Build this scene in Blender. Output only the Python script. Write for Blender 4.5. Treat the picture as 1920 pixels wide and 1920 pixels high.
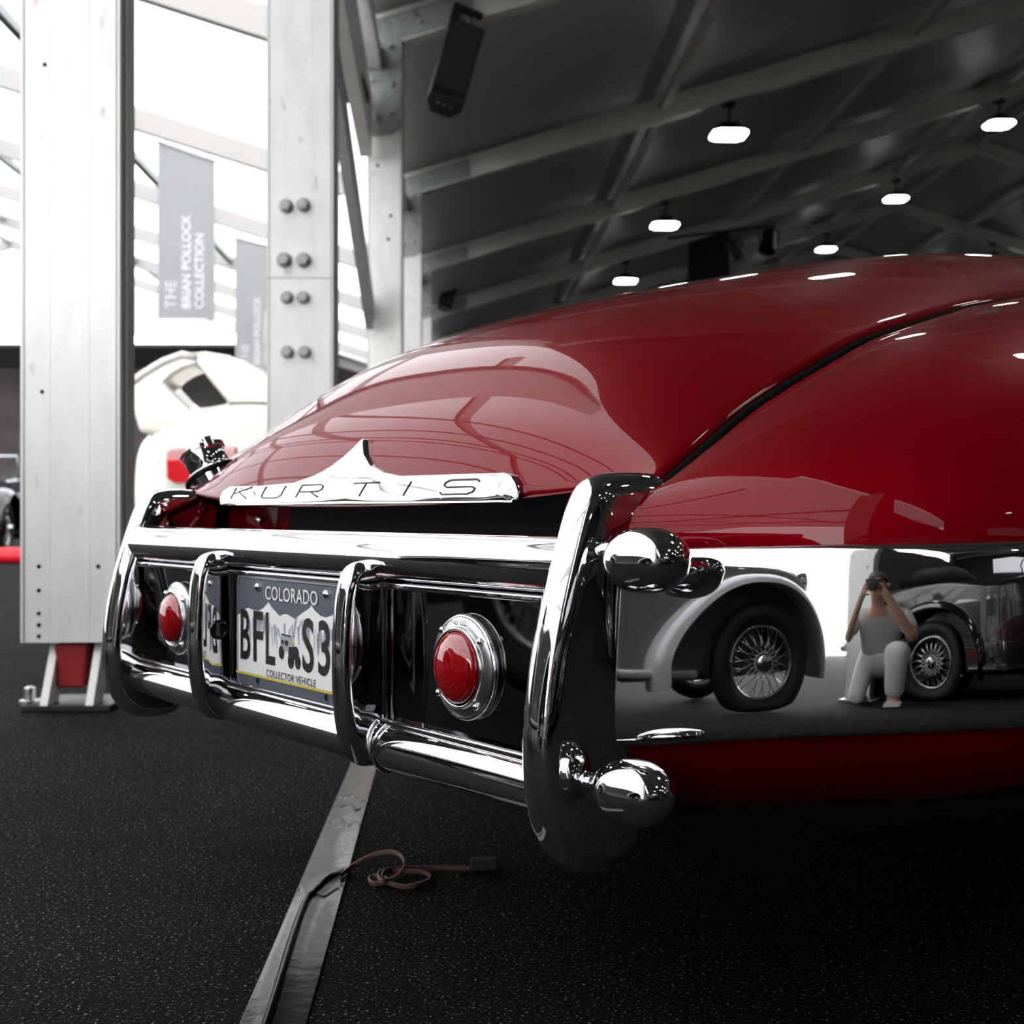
import bpy, bmesh, math, random
import numpy as np
from mathutils import Vector, Matrix
random.seed(7)
rng = np.random.default_rng(7)
sc = bpy.context.scene
for o in list(bpy.data.objects):
    bpy.data.objects.remove(o)
H = 0.58                                  # camera height
# ---------------------------------------------------------------- camera, world, exposure
cam = bpy.data.cameras.new('camera'); camo = bpy.data.objects.new('camera', cam)
sc.collection.objects.link(camo); sc.camera = camo
camo.location = (0, 0, H); camo.rotation_euler = (math.pi/2, 0, 0)
cam.sensor_width = 36; cam.lens = 36*2300/1920; cam.clip_end = 500; cam.clip_start = .02
cam.dof.use_dof = True; cam.dof.focus_distance = 1.27; cam.dof.aperture_fstop = 9.0
w = bpy.data.worlds.new('world'); sc.world = w; w.use_nodes = True
bg = w.node_tree.nodes['Background']; bg.inputs[0].default_value = (.97, .985, 1, 1); bg.inputs[1].default_value = 8.2
sc.view_settings.view_transform = 'Standard'; sc.view_settings.look = 'None'
sc.view_settings.exposure = 0.12; sc.view_settings.gamma = 1.0; sc.view_settings.use_curve_mapping = False
cy = sc.cycles
cy.use_denoising = True; cy.max_bounces = 8; cy.diffuse_bounces = 3; cy.glossy_bounces = 7
cy.transmission_bounces = 6; cy.caustics_reflective = False; cy.caustics_refractive = False
cy.sample_clamp_indirect = 8.0; cy.blur_glossy = .3

# ---------------------------------------------------------------- helpers
def link(o, parent=None):
    sc.collection.objects.link(o)
    if parent is not None: o.parent = parent
    return o
def tag(o, label=None, cat=None, group=None, kind=None):
    if label: o['label'] = label
    if cat: o['category'] = cat
    if group: o['group'] = group
    if kind: o['kind'] = kind
    return o
def empty(name, loc=(0, 0, 0), rz=0, label=None, cat=None, group=None):
    o = bpy.data.objects.new(name, None); link(o)
    o.location = loc; o.rotation_euler = (0, 0, rz); o.empty_display_size = .1
    return tag(o, label, cat, group)
def mesh(name, vf, mat, parent=None, smooth=True, sub=0, bevel=0, solid=0, angle=None, loc=None, rz=0, weld=False):
    me = bpy.data.meshes.new(name)
    me.from_pydata([tuple(map(float, v)) for v in vf[0]], [], vf[1]); me.update()
    bm = bmesh.new(); bm.from_mesh(me)
    if weld: bmesh.ops.remove_doubles(bm, verts=bm.verts, dist=1e-5)
    bmesh.ops.recalc_face_normals(bm, faces=bm.faces); bm.to_mesh(me); bm.free()
    me.materials.append(mat)
    me.polygons.foreach_set('use_smooth', [smooth]*len(me.polygons))
    if smooth and angle: me.set_sharp_from_angle(angle=math.radians(angle))
    o = bpy.data.objects.new(name, me); link(o, parent)
    if loc is not None: o.location = loc
    o.rotation_euler = (0, 0, rz)
    if solid:
        m = o.modifiers.new('solid', 'SOLIDIFY'); m.thickness = abs(solid); m.offset = -1 if solid > 0 else 1
    if bevel:
        m = o.modifiers.new('bevel', 'BEVEL'); m.width = bevel; m.segments = 2; m.limit_method = 'ANGLE'
        m.harden_normals = True
        me.polygons.foreach_set('use_smooth', [True]*len(me.polygons))
    if sub:
        m = o.modifiers.new('sub', 'SUBSURF'); m.levels = sub; m.render_levels = sub
    return o
def copy(o, parent=None):
    c = o.copy(); link(c); c.parent = parent
    return c
def copy_tree(o, parent=None):
    c = copy(o, parent)
    for ch in list(o.children): copy_tree(ch, c)
    return c
class MB:
    def __init__(s): s.v = []; s.f = []
    def add(s, vf, M=None):
        k = len(s.v)
        s.v += [tuple((M @ Vector(p)) if M is not None else p) for p in vf[0]]
        s.f += [tuple(i+k for i in f) for f in vf[1]]
        return s
    @property
    def vf(s): return s.v, s.f
def box(c, d):
    x, y, z = c; a, b, h = d[0]/2, d[1]/2, d[2]/2
    v = [(x+i*a, y+j*b, z+k*h) for k in (-1, 1) for j in (-1, 1) for i in (-1, 1)]
    return v, [(0, 2, 3, 1), (4, 5, 7, 6), (0, 1, 5, 4), (2, 6, 7, 3), (0, 4, 6, 2), (1, 3, 7, 5)]
def beam(p, q, wd, ht, up=(0, 0, 1)):
    p, q = Vector(p), Vector(q); d = (q-p).normalized(); s = d.cross(Vector(up)).normalized(); t = s.cross(d)
    v = []
    for e in (p, q):
        for i, j in ((-1, -1), (1, -1), (1, 1), (-1, 1)): v.append(tuple(e+s*(i*wd/2)+t*(j*ht/2)))
    return v, [(0, 1, 2, 3), (7, 6, 5, 4), (0, 4, 5, 1), (1, 5, 6, 2), (2, 6, 7, 3), (3, 7, 4, 0)]
def tube(pts, r, n=12, closed=False, caps=True):
    P = [Vector(p) for p in pts]; m = len(P); v = []; f = []
    rr = r if hasattr(r, '__len__') else [r]*m
    T = []
    for i in range(m):
        a = P[(i-1) % m] if (closed or i > 0) else P[i]; b = P[(i+1) % m] if (closed or i < m-1) else P[i]
        T.append((b-a).normalized())
    ref = Vector((0, 0, 1)) if abs(T[0].z) < .9 else Vector((1, 0, 0))
    N = (ref-T[0]*ref.dot(T[0])).normalized()
    for i in range(m):
        N = (N-T[i]*N.dot(T[i])).normalized(); B = T[i].cross(N)
        for k in range(n):
            a = 2*math.pi*k/n; v.append(tuple(P[i]+(N*math.cos(a)+B*math.sin(a))*rr[i]))
    for i in range(m if closed else m-1):
        j = (i+1) % m
        for k in range(n):
            l = (k+1) % n; f.append((i*n+k, i*n+l, j*n+l, j*n+k))
    if caps and not closed:
        f.append(tuple(range(n))[::-1]); f.append(tuple((m-1)*n+k for k in range(n)))
    return v, f
def axis_matrix(loc, zdir, xref=(1, 0, 0)):
    z = Vector(zdir).normalized(); x = Vector(xref); x = x-z*x.dot(z)
    if x.length < 1e-4: x = Vector((0, 1, 0)); x = x-z*x.dot(z)
    x.normalize(); y = z.cross(x)
    M = Matrix((x, y, z)).transposed().to_4x4(); M.translation = Vector(loc)
    return M
def lathe(prof, n=32):
    v = []; f = []; m = len(prof)
    for r, h in prof:
        for k in range(n):
            a = 2*math.pi*k/n; v.append((r*math.cos(a), r*math.sin(a), h))
    for i in range(m-1):
        for k in range(n):
            l = (k+1) % n; f.append((i*n+k, i*n+l, (i+1)*n+l, (i+1)*n+k))
    f.append(tuple(range(n))[::-1]); f.append(tuple((m-1)*n+k for k in range(n)))
    return v, f
def move(vf, M): return [tuple(M @ Vector(p)) for p in vf[0]], vf[1]
def grid(G, closed_u=False):
    R, C = len(G), len(G[0]); v = [tuple(p) for row in G for p in row]; f = []
    for i in range(R if closed_u else R-1):
        k = (i+1) % R
        for j in range(C-1): f.append((i*C+j, i*C+j+1, k*C+j+1, k*C+j))
    return v, f
def prism(poly, d, plane='xz', off=0):
    n = len(poly); v = []
    for t in (off, off+d):
        for a, b in poly: v.append({'xz': (a, t, b), 'xy': (a, b, t), 'yz': (t, a, b)}[plane])
    f = [tuple(range(n)), tuple(range(2*n-1, n-1, -1))]
    for i in range(n): j = (i+1) % n; f.append((i, j, n+j, n+i))
    return v, f
def chaikin(P, k=2, closed=True):
    P = [np.array(p, float) for p in P]
    for _ in range(k):
        Q = []; n = len(P)
        for i in range(n if closed else n-1):
            a, b = P[i], P[(i+1) % n]; Q += [a*.75+b*.25, a*.25+b*.75]
        if not closed: Q = [P[0]]+Q+[P[-1]]
        P = Q
    return P
def catmull(P, k=8):
    P = [np.array(p, float) for p in P]; n = len(P); out = []
    for i in range(n-1):
        p0, p1, p2, p3 = P[max(i-1, 0)], P[i], P[i+1], P[min(i+2, n-1)]
        for s in range(k):
            t = s/k
            out.append(.5*((2*p1)+(-p0+p2)*t+(2*p0-5*p1+4*p2-p3)*t*t+(-p0+3*p1-3*p2+p3)*t**3))
    return out+[P[-1]]
def text_vf(body, size=1.0, sx=1.0, bold=0.0, spacing=1.0, align='CENTER', extrude=0.0):
    cu = bpy.data.curves.new('lettering', 'FONT'); cu.body = body; cu.size = size; cu.align_x = align
    cu.offset = bold; cu.space_character = spacing; cu.resolution_u = 4; cu.extrude = extrude
    o = bpy.data.objects.new('lettering', cu); sc.collection.objects.link(o)
    dg = bpy.context.evaluated_depsgraph_get(); dg.update()
    me = bpy.data.meshes.new_from_object(o.evaluated_get(dg))
    v = [(p.co.x*sx, p.co.y, p.co.z) for p in me.vertices]; f = [tuple(p.vertices) for p in me.polygons]
    bpy.data.objects.remove(o); bpy.data.curves.remove(cu); bpy.data.meshes.remove(me)
    return v, f
def fill(outer, holes=(), depth=.1, plane='xz', off=0):
    """polygon with holes, extruded"""
    bm = bmesh.new()
    def P(a, b, t): return {'xz': (a, t, b), 'xy': (a, b, t), 'yz': (t, a, b)}[plane]
    edges = []
    for loop in (outer,)+tuple(holes):
        vs = [bm.verts.new(P(a, b, off)) for a, b in loop]
        edges += [bm.edges.new((vs[i], vs[(i+1) % len(vs)])) for i in range(len(vs))]
    bmesh.ops.triangle_fill(bm, edges=edges, use_beauty=True)
    if depth:
        r = bmesh.ops.extrude_face_region(bm, geom=bm.faces[:])
        d = {'xz': (0, depth, 0), 'xy': (0, 0, depth), 'yz': (depth, 0, 0)}[plane]
        bmesh.ops.translate(bm, verts=[g for g in r['geom'] if isinstance(g, bmesh.types.BMVert)], vec=d)
    bm.verts.index_update()
    v = [tuple(p.co) for p in bm.verts]; f = [tuple(p.index for p in q.verts) for q in bm.faces]; bm.free()
    return v, f

# ---------------------------------------------------------------- materials
def pbr(name, col, rough=.5, metal=0, coat=0, spec=.5, emit=None, es=0, trans=0, ior=1.5, alpha=1):
    m = bpy.data.materials.new(name); m.use_nodes = True; b = m.node_tree.nodes['Principled BSDF']; I = b.inputs
    I['Base Color'].default_value = (*col, 1); I['Roughness'].default_value = rough; I['Metallic'].default_value = metal
    I['Coat Weight'].default_value = coat; I['Coat Roughness'].default_value = .015; I['Specular IOR Level'].default_value = spec
    I['Transmission Weight'].default_value = trans; I['IOR'].default_value = ior
    if emit: I['Emission Color'].default_value = (*emit, 1); I['Emission Strength'].default_value = es
    return m
def nodes(m): return m.node_tree.nodes, m.node_tree.links, m.node_tree.nodes['Principled BSDF']
def noise_col(m, c0, c1, scale, lo=.35, hi=.65, bump=0, coord='Object', detail=4, bscale=None, stretch=None, dist=.002):
    N, L, b = nodes(m)
    tc = N.new('ShaderNodeTexCoord'); src = tc.outputs[coord]
    if stretch:
        mp = N.new('ShaderNodeMapping'); mp.inputs['Scale'].default_value = stretch; L.new(src, mp.inputs[0]); src = mp.outputs[0]
    nz = N.new('ShaderNodeTexNoise'); nz.inputs['Scale'].default_value = scale; nz.inputs['Detail'].default_value = detail
    L.new(src, nz.inputs['Vector'])
    cr = N.new('ShaderNodeValToRGB'); cr.color_ramp.elements[0].position = lo; cr.color_ramp.elements[1].position = hi
    cr.color_ramp.elements[0].color = (*c0, 1); cr.color_ramp.elements[1].color = (*c1, 1)
    L.new(nz.outputs['Fac'], cr.inputs[0]); L.new(cr.outputs[0], b.inputs['Base Color'])
    if bump:
        n2 = nz
        if bscale:
            n2 = N.new('ShaderNodeTexNoise'); n2.inputs['Scale'].default_value = bscale; n2.inputs['Detail'].default_value = 3
            L.new(src, n2.inputs['Vector'])
        bp = N.new('ShaderNodeBump'); bp.inputs['Strength'].default_value = bump; bp.inputs['Distance'].default_value = dist
        L.new(n2.outputs['Fac'], bp.inputs['Height']); L.new(bp.outputs[0], b.inputs['Normal'])
    return m
RED = pbr('red_lacquer', (.150, .0003, .0036), .40, .35, 1.0, .0)
_N, _L, _b = nodes(RED); _b.inputs['Coat IOR'].default_value = 1.29
CHROME = pbr('chrome', (.86, .86, .87), .025, 1)
SATIN = pbr('satin_aluminium', (.55, .56, .56), .28, 1)
BLACKGLOSS = pbr('black_enamel', (.006, .006, .007), .12, 0, .6)
RUBBER = pbr('black_rubber', (.006, .006, .006), .7, 0, 0, .15)  # gasket rubber; also the black of the shade panel under the lid
DARK = pbr('dark_void', (.002, .002, .002), .8, 0, 0, .05)
LENS = pbr('red_lens', (.42, .002, .006), .06, 0, 1.0, .6)
def lens_detail():
    N, L, b = nodes(LENS)
    tc = N.new('ShaderNodeTexCoord'); wv = N.new('ShaderNodeTexWave'); wv.wave_type = 'RINGS'; wv.rings_direction = 'Z'
    wv.inputs['Scale'].default_value = 60; wv.inputs['Distortion'].default_value = .6
    L.new(tc.outputs['Object'], wv.inputs[0])
    cr = N.new('ShaderNodeValToRGB'); cr.color_ramp.elements[0].color = (.24, .0008, .003, 1); cr.color_ramp.elements[1].color = (.36, .0015, .005, 1)
    L.new(wv.outputs['Fac'], cr.inputs[0]); L.new(cr.outputs[0], b.inputs['Base Color'])
lens_detail()
PLATE_BLUE = pbr('plate_slate', (.115, .122, .15), .3, 0, .4)
PLATE_WHITE = pbr('plate_white', (.90, .90, .89), .35, 0, .3)
PLATE_INK = pbr('plate_ink', (.012, .012, .014), .4)
PLATE_GREY = pbr('plate_grey', (.38, .39, .42), .4)
PLATE_YELLOW = pbr('plate_yellow', (.72, .55, .07), .4)
DARKCHROME = pbr('black_plated_panel', (.17, .17, .175), .03, 1)
ENGRAVE = pbr('engraved_line', (.05, .05, .055), .4, .3)
ALU = noise_col(pbr('white_painted_aluminium', (.8, .79, .77), .38), (.79, .775, .75), (.86, .85, .83), 3.0, .3, .62, coord='Object', stretch=(5, 5, 1.5))
def alu_rust():
    N, L, b = nodes(ALU)
    tc = N.new('ShaderNodeTexCoord'); nz = N.new('ShaderNodeTexNoise'); nz.inputs['Scale'].default_value = 16; nz.inputs['Detail'].default_value = 6
    mp = N.new('ShaderNodeMapping'); mp.inputs['Scale'].default_value = (1, 1, .35); L.new(tc.outputs['Object'], mp.inputs[0]); L.new(mp.outputs[0], nz.inputs['Vector'])
    cr = N.new('ShaderNodeValToRGB'); cr.color_ramp.elements[0].position = .66; cr.color_ramp.elements[1].position = .80
    L.new(nz.outputs['Fac'], cr.inputs[0])
    old = b.inputs['Base Color'].links[0].from_socket
    mx = N.new('ShaderNodeMix'); mx.data_type = 'RGBA'; L.new(cr.outputs[0], mx.inputs['Factor'])
    L.new(old, mx.inputs['A']); mx.inputs['B'].default_value = (.42, .31, .22, 1); L.new(mx.outputs['Result'], b.inputs['Base Color'])
alu_rust()
ALU_EDGE = pbr('mill_aluminium', (.24, .25, .23), .4, .3)
GALV = noise_col(pbr('galvanised_steel', (.4, .4, .4), .45, .3), (.22, .235, .23), (.31, .325, .32), 30)
WHITEBEAM = pbr('white_tent_beam', (.50, .48, .46), .6)
BOLT = pbr('zinc_bolt', (.33, .34, .33), .42, .3)
GREYBEAM = noise_col(pbr('grey_rafter', (.2, .2, .19), .6, 0, 0, .25), (.68, .655, .615), (.78, .755, .71), 2.0)
FABRIC_DARK = noise_col(pbr('grey_blackout_fabric', (.09, .09, .088), .42, 0, 0, .12), (.48, .48, .472), (.55, .55, .542), .35, bump=.25, bscale=.8, dist=.15)
FABRIC_WALL = pbr('dark_wall_fabric', (.10, .10, .098), .7, 0, 0, .2)
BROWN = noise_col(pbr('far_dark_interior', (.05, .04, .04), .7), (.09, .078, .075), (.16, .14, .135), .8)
def translucent(name, d, t, mix=.5):
    m = bpy.data.materials.new(name); m.use_nodes = True; N, L = m.node_tree.nodes, m.node_tree.links
    N.remove(N['Principled BSDF']); out = N['Material Output']
    a = N.new('ShaderNodeBsdfDiffuse'); a.inputs[0].default_value = (*d, 1)
    b = N.new('ShaderNodeBsdfTranslucent'); b.inputs[0].default_value = (*t, 1)
    x = N.new('ShaderNodeMixShader'); x.inputs[0].default_value = mix
    L.new(a.outputs[0], x.inputs[1]); L.new(b.outputs[0], x.inputs[2]); L.new(x.outputs[0], out.inputs[0])
    return m
FABRIC_WHITE = translucent('white_translucent_fabric', (.85, .85, .86), (.62, .62, .63))
BANNER = translucent('grey_banner_cloth', (.70, .71, .72), (.40, .40, .41), .5)
BANNER_INK = pbr('banner_white_print', (.82, .82, .82), .7)
BANNER_DARK = pbr('black_banner_cloth', (.008, .008, .008), .8)
BANNER_DARK_INK = pbr('banner_grey_print', (.22, .22, .22), .8)
BLACKPLASTIC = noise_col(pbr('black_plastic', (.008, .008, .008), .45), (.005, .005, .005), (.010, .010, .010), 90)
LAMPGLOW = pbr('lamp_panel', (.9, .9, .9), .4, emit=(.96, 1, .97), es=26)
CREAM = pbr('cream_paint', (.82, .79, .72), .25, 0, .8)
COUPE_RED = pbr('coupe_lamp_red', (.75, .008, .015), .12, 0, .8)
COUPE_PINK = pbr('coupe_lamp_clear', (.72, .35, .33), .15, 0, .8)
GREYPAINT = pbr('grey_car_paint', (.16, .16, .165), .2, 0, 1.0)
GREYLIGHT = pbr('light_grey_paint', (.42, .42, .42), .2, 0, 1.0)
BLACKPAINT = pbr('black_car_paint', (.004, .004, .004), .15, 0, 1.0)
NAVY = pbr('navy_car_paint', (.03, .035, .06), .2, 0, 1.0)
TYRE = pbr('tyre', (.012, .012, .012), .6)
CANVAS = pbr('dark_canvas', (.02, .02, .02), .8)
REDJACK = pbr('red_jack_paint', (.32, .006, .01), .5)
REDTUBE = pbr('red_barrier', (.72, .01, .02), .5)
CORD = pbr('brown_cord', (.15, .07, .06), .45)
TAPE = noise_col(pbr('black_gaffer_tape', (.05, .05, .05), .15, 0, 0, .5), (.008, .008, .008), (.014, .014, .0135), 9, bump=.18, bscale=30, dist=.003)
FLOOR = pbr('black_asphalt', (.01, .01, .01), .9, 0, 0, .06)
def floor_nodes():
    N, L, b = nodes(FLOOR); tc = N.new('ShaderNodeTexCoord')
    n1 = N.new('ShaderNodeTexNoise'); n1.inputs['Scale'].default_value = 210; n1.inputs['Detail'].default_value = 2; L.new(tc.outputs['Object'], n1.inputs['Vector'])
    c1 = N.new('ShaderNodeValToRGB'); e = c1.color_ramp.elements
    e[0].position = .40; e[0].color = (.003, .003, .003, 1); e[1].position = .74; e[1].color = (.40, .40, .405, 1)
    k = e.new(.58); k.color = (.008, .008, .008, 1); k = e.new(.65); k.color = (.045, .045, .046, 1)
    L.new(n1.outputs['Fac'], c1.inputs[0])
    n2 = N.new('ShaderNodeTexNoise'); n2.inputs['Scale'].default_value = 2.2; n2.inputs['Detail'].default_value = 5; L.new(tc.outputs['Object'], n2.inputs['Vector'])
    c2 = N.new('ShaderNodeValToRGB'); c2.color_ramp.elements[0].position = .3; c2.color_ramp.elements[0].color = (.6, .6, .6, 1)
    c2.color_ramp.elements[1].position = .7; c2.color_ramp.elements[1].color = (1.25, 1.25, 1.25, 1); L.new(n2.outputs['Fac'], c2.inputs[0])
    mx = N.new('ShaderNodeMix'); mx.data_type = 'RGBA'; mx.blend_type = 'MULTIPLY'; mx.inputs['Factor'].default_value = 1
    L.new(c1.outputs[0], mx.inputs['A']); L.new(c2.outputs[0], mx.inputs['B']); L.new(mx.outputs['Result'], b.inputs['Base Color'])
    n3 = N.new('ShaderNodeTexNoise'); n3.inputs['Scale'].default_value = 170; n3.inputs['Detail'].default_value = 4; L.new(tc.outputs['Object'], n3.inputs['Vector'])
    bp = N.new('ShaderNodeBump'); bp.inputs['Strength'].default_value = .9; bp.inputs['Distance'].default_value = .006
    L.new(n3.outputs['Fac'], bp.inputs['Height']); L.new(bp.outputs[0], b.inputs['Normal'])
floor_nodes()

# ================================================================ SETTING
fl = mesh('floor', grid([[(-60, -40, 0), (60, -40, 0)], [(-60, 70, 0), (60, 70, 0)]]), FLOOR, smooth=False); tag(fl, kind='structure')
TA = math.atan(.04)                     # tent axis turned slightly to the left
def tent(x, y, z):                       # tent frame -> world
    return (-.74 + x*math.cos(TA) - y*math.sin(TA), x*math.sin(TA)+y*math.cos(TA), z)
EAVE, SLOPE, HALF = 4.72, .31, 11.7
BAYS = [5.6+5*k for k in range(-4, 8)]
Y0, Y1 = -15.0, 42.0
def zroof(x): return EAVE+SLOPE*(x if x < HALF else 2*HALF-x)
def roof_rows(xs, zf, ys): return [[tent(x, y, zf(x)) for x in xs] for y in ys]
# dark marquee (right)
ceil = mesh('ceiling', grid(roof_rows([-.1, 3.3, 6.55, 9.9, HALF, 13.5, 16.8, 20.1, 2*HALF+.1], lambda x: zroof(x)+.20, np.linspace(Y0, Y1, 24))), FABRIC_DARK, smooth=False, solid=-.02)
tag(ceil, 'grey blackout fabric roof of the dark marquee', kind='structure')
for y in BAYS:
    for s in (0, 1):
        a, b = (0, HALF) if s == 0 else (HALF, 2*HALF)
        r = mesh('rafter', beam(tent(a, y, zroof(a)), tent(b, y, zroof(b)), .10, .27), GREYBEAM, ceil, bevel=.006)
        fl1 = mesh('rafter_flange', beam(Vector(tent(a, y, zroof(a)))-Vector((0, 0, .15)), Vector(tent(b, y, zroof(b)))-Vector((0, 0, .15)), .16, .03), GREYBEAM, ceil, smooth=False)
for x in (3.3, 6.55, 9.9, HALF, 13.5, 16.8, 20.1):
    for i in range(len(BAYS)-1):
        mesh('purlin', beam(tent(x, BAYS[i]+.05, zroof(x)+.02), tent(x, BAYS[i+1]-.05, zroof(x)+.02), .09, .11), GREYBEAM, ceil, smooth=False)
# white marquee (left): same pitch, mirrored
WE, WR, WL = -.75, -12.2, -23.6
def zwhite(x): return EAVE+SLOPE*((WE-x) if x > WR else (x-WL))
wceil = mesh('ceiling_white_marquee', grid(roof_rows([WE+.62, WE, -4, -8, WR, -16, -20, WL-.2], lambda x: zwhite(x)+.2 if x <= WE else EAVE+.2, np.linspace(Y0, Y1, 24))), FABRIC_WHITE, smooth=False)
tag(wceil, 'bright translucent white roof of the neighbouring marquee', kind='structure')
for y in BAYS:
    for a, b in ((WE, WR), (WR, WL)):
        mesh('rafter', beam(tent(a, y, zwhite(a)), tent(b, y, zwhite(b)), .12, .27), WHITEBEAM, wceil, smooth=False)
for x in (-4.05, -7.3, -10.5, WR, -15, -18.5):
    for i in range(len(BAYS)-1):
        mesh('purlin', beam(tent(x, BAYS[i]+.06, zwhite(x)+.02), tent(x, BAYS[i+1]-.06, zwhite(x)+.02), .09, .11), GALV, wceil, smooth=False)
wl = mesh('wall_left', grid([[tent(WL, y, z) for y in np.linspace(Y0, Y1, 12)] for z in (0.0, 2.4, EAVE+.2)]), FABRIC_WHITE, smooth=False); tag(wl, kind='structure')
# far gable of the white marquee: white above, dark opening below with a drooping valance
gx = np.linspace(WE+.6, WL, 40)
def droop(x): return 5.95+.35*abs(math.sin((x-WE)/11.4*math.pi))**.8
wf = mesh('wall_far', grid([[tent(x, 39.5, droop(x)) for x in gx], [tent(x, 39.5, max(zwhite(min(x, WE))+.2, droop(x)+.02)) for x in gx]]), FABRIC_WHITE, smooth=False); tag(wf, kind='structure')
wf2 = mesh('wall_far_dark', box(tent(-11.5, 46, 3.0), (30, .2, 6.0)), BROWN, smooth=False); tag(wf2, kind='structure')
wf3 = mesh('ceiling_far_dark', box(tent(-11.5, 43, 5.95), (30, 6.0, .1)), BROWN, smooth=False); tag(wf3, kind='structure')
# dark marquee walls
wr = mesh('wall_right', grid([[tent(2*HALF, y, z) for y in np.linspace(Y0, Y1, 12)] for z in (0.0, 2.4, EAVE+.2)]), FABRIC_WALL, smooth=False, solid=.02); tag(wr, kind='structure')
fx = np.linspace(0, 2*HALF, 21)
wb = mesh('wall_end', grid([[tent(x, Y1, 0) for x in fx], [tent(x, Y1, zroof(x)+.2) for x in fx]]), FABRIC_WALL, smooth=False, solid=.02); tag(wb, kind='structure')
out = [tent(0, Y0, 0), tent(2*HALF, Y0, 0), tent(2*HALF, Y0, EAVE+.2), tent(HALF, Y0, zroof(HALF)+.2), tent(0, Y0, EAVE+.2)]
hole = [(3.0, 3.4), (7.6, 3.4), (7.6, 4.6), (5.2, 5.0), (3.0, 4.6)]
wk = mesh('wall_back', fill([(0, 0), (2*HALF, 0), (2*HALF, EAVE+.2), (HALF, zroof(HALF)+.2), (0, EAVE+.2)], [hole], .03), FABRIC_WALL, smooth=False, loc=tent(0, Y0, 0), rz=TA); tag(wk, kind='structure')
wg = mesh('window_1', fill(hole, [], .004, off=.012), FABRIC_WHITE, smooth=False, loc=tent(0, Y0, 0), rz=TA); tag(wg, kind='structure')

# side curtain of the dark marquee behind the camera, open above, and back wall of the white marquee
sw = mesh('wall_side', fill([(-2.4, 0), (-15, 0), (-15, 4.9), (-10.4, 4.9), (-9.8, 3.1), (-4.6, 2.7), (-3.2, 3.1), (-2.9, 4.9), (-2.4, 4.9)], [], .02, 'yz'), FABRIC_WALL, smooth=False, loc=(-.74, 0, 0), rz=TA); tag(sw, kind='structure')
# ---------------------------------------------------------------- columns
def shaft_profile(wd, dp):
    a, b = wd/2, dp/2; g = .004
    pts = [(-a, -b)]
    for gx_ in (-.17*wd*1.15, .21*wd*.95):
        pts += [(gx_-g*.5, -b), (gx_-g*.3, -b+.0012), (gx_+g*.3, -b+.0012), (gx_+g*.5, -b)]
    pts += [(a, -b), (a, -b+.035), (a-.006, -b+.037), (a-.006, -b+.043), (a, -b+.045), (a, b), (-a, b), (-a, -b+.045), (-a+.006, -b+.043), (-a+.006, -b+.037), (-a, -b+.035)]
    return pts
def column(loc, z0, z1, wd, dp, label, group=None, edge=True):
    t = empty('tent_column', (loc[0], loc[1], 0), TA, label, 'column', group)
    mesh('shaft', prism(shaft_profile(wd, dp), z1-z0, 'xy', z0), ALU, t, smooth=False)
    if edge:
        for s in (-1, 1): mesh('track_groove', box((s*(wd/2-.010), -dp/2-.0005, (z0+z1)/2), (.004, .002, z1-z0)), ALU_EDGE, t, smooth=False)
        for s in (-1, 1):
            mesh('side_channel', box((s*(wd/2+.004), .02, (z0+z1)/2), (.012, dp*.62, z1-z0)), ALU_EDGE, t, smooth=False)
    return t
def bolt(parent, x, z, yf, r=.03, name='bolt'):
    M = axis_matrix((x, yf, z), (0, -1, 0))
    vf = MB().add(lathe([(r*1.12, 0), (r*1.12, .006), (r*1.0, .008)], 20), M).add(lathe([(r*.86, .008), (r*.86, .030), (r*.72, .036)], 6), M).vf
    return mesh(name, vf, BOLT, parent, angle=30)
def hole_disc(parent, x, z, yf, r=.008):
    return mesh('drilled_hole', move(lathe([(r, -.001), (r, .0015)], 14), axis_matrix((x, yf, z), (0, -1, 0))), DARK, parent, smooth=False)
def base(parent, z0):
    mesh('base_plate', box((0, 0, .0125), (.42, .34, .025)), GALV, parent, bevel=.004)
    for s in (-1, 1):
        mesh('base_cheek', prism([(-.16, .025), (.16, .025), (.10, z0+.04), (-.10, z0+.04)], .012, 'yz', s*.075-.006), ALU, parent, smooth=False)
# near column on the white-marquee side
ZA = 3.6
A = column(((130-960)/2300*ZA, ZA+.065), .197, 5.2, .288, .13, 'scuffed white tent column on a red jack beside the chrome bumper')
for px, py in ((83, 122), (78, 735), (72, 1062), (72, 1107), (72, 1150), (72, 1172), (72, 1193), (182, 1062)):
    hole_disc(A, (px-130)/2300*ZA, .58+(960-py)/2300*ZA, -.065, .006)
rj = mesh('jack', prism([(-.045, .06), (.03, .06), (.045, .19), (-.055, .19)], .09, 'xz', -.045), REDJACK, A, bevel=.008)
mesh('jack_screw', tube([(.055, .03, .05), (.055, .03, .197)], .017, 12), GALV, A)
for s in (-.07, .06):
    mesh('base_cheek', prism([(-.12, .02), (-.02, .02), (.06, .197), (-.02, .197)], .022, 'yz', s), ALU, A, smooth=False)
mesh('base_plate', box((.0, .0, .01), (.26, .22, .02)), BLACKPLASTIC, A, bevel=.004)
mesh('anchor_bolt', move(lathe([(.03, 0), (.03, .01), (.017, .012), (.017, .045), (.008, .05)], 12), Matrix.Translation((-.115, -.07, .02))), SATIN, A, angle=30)
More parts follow.
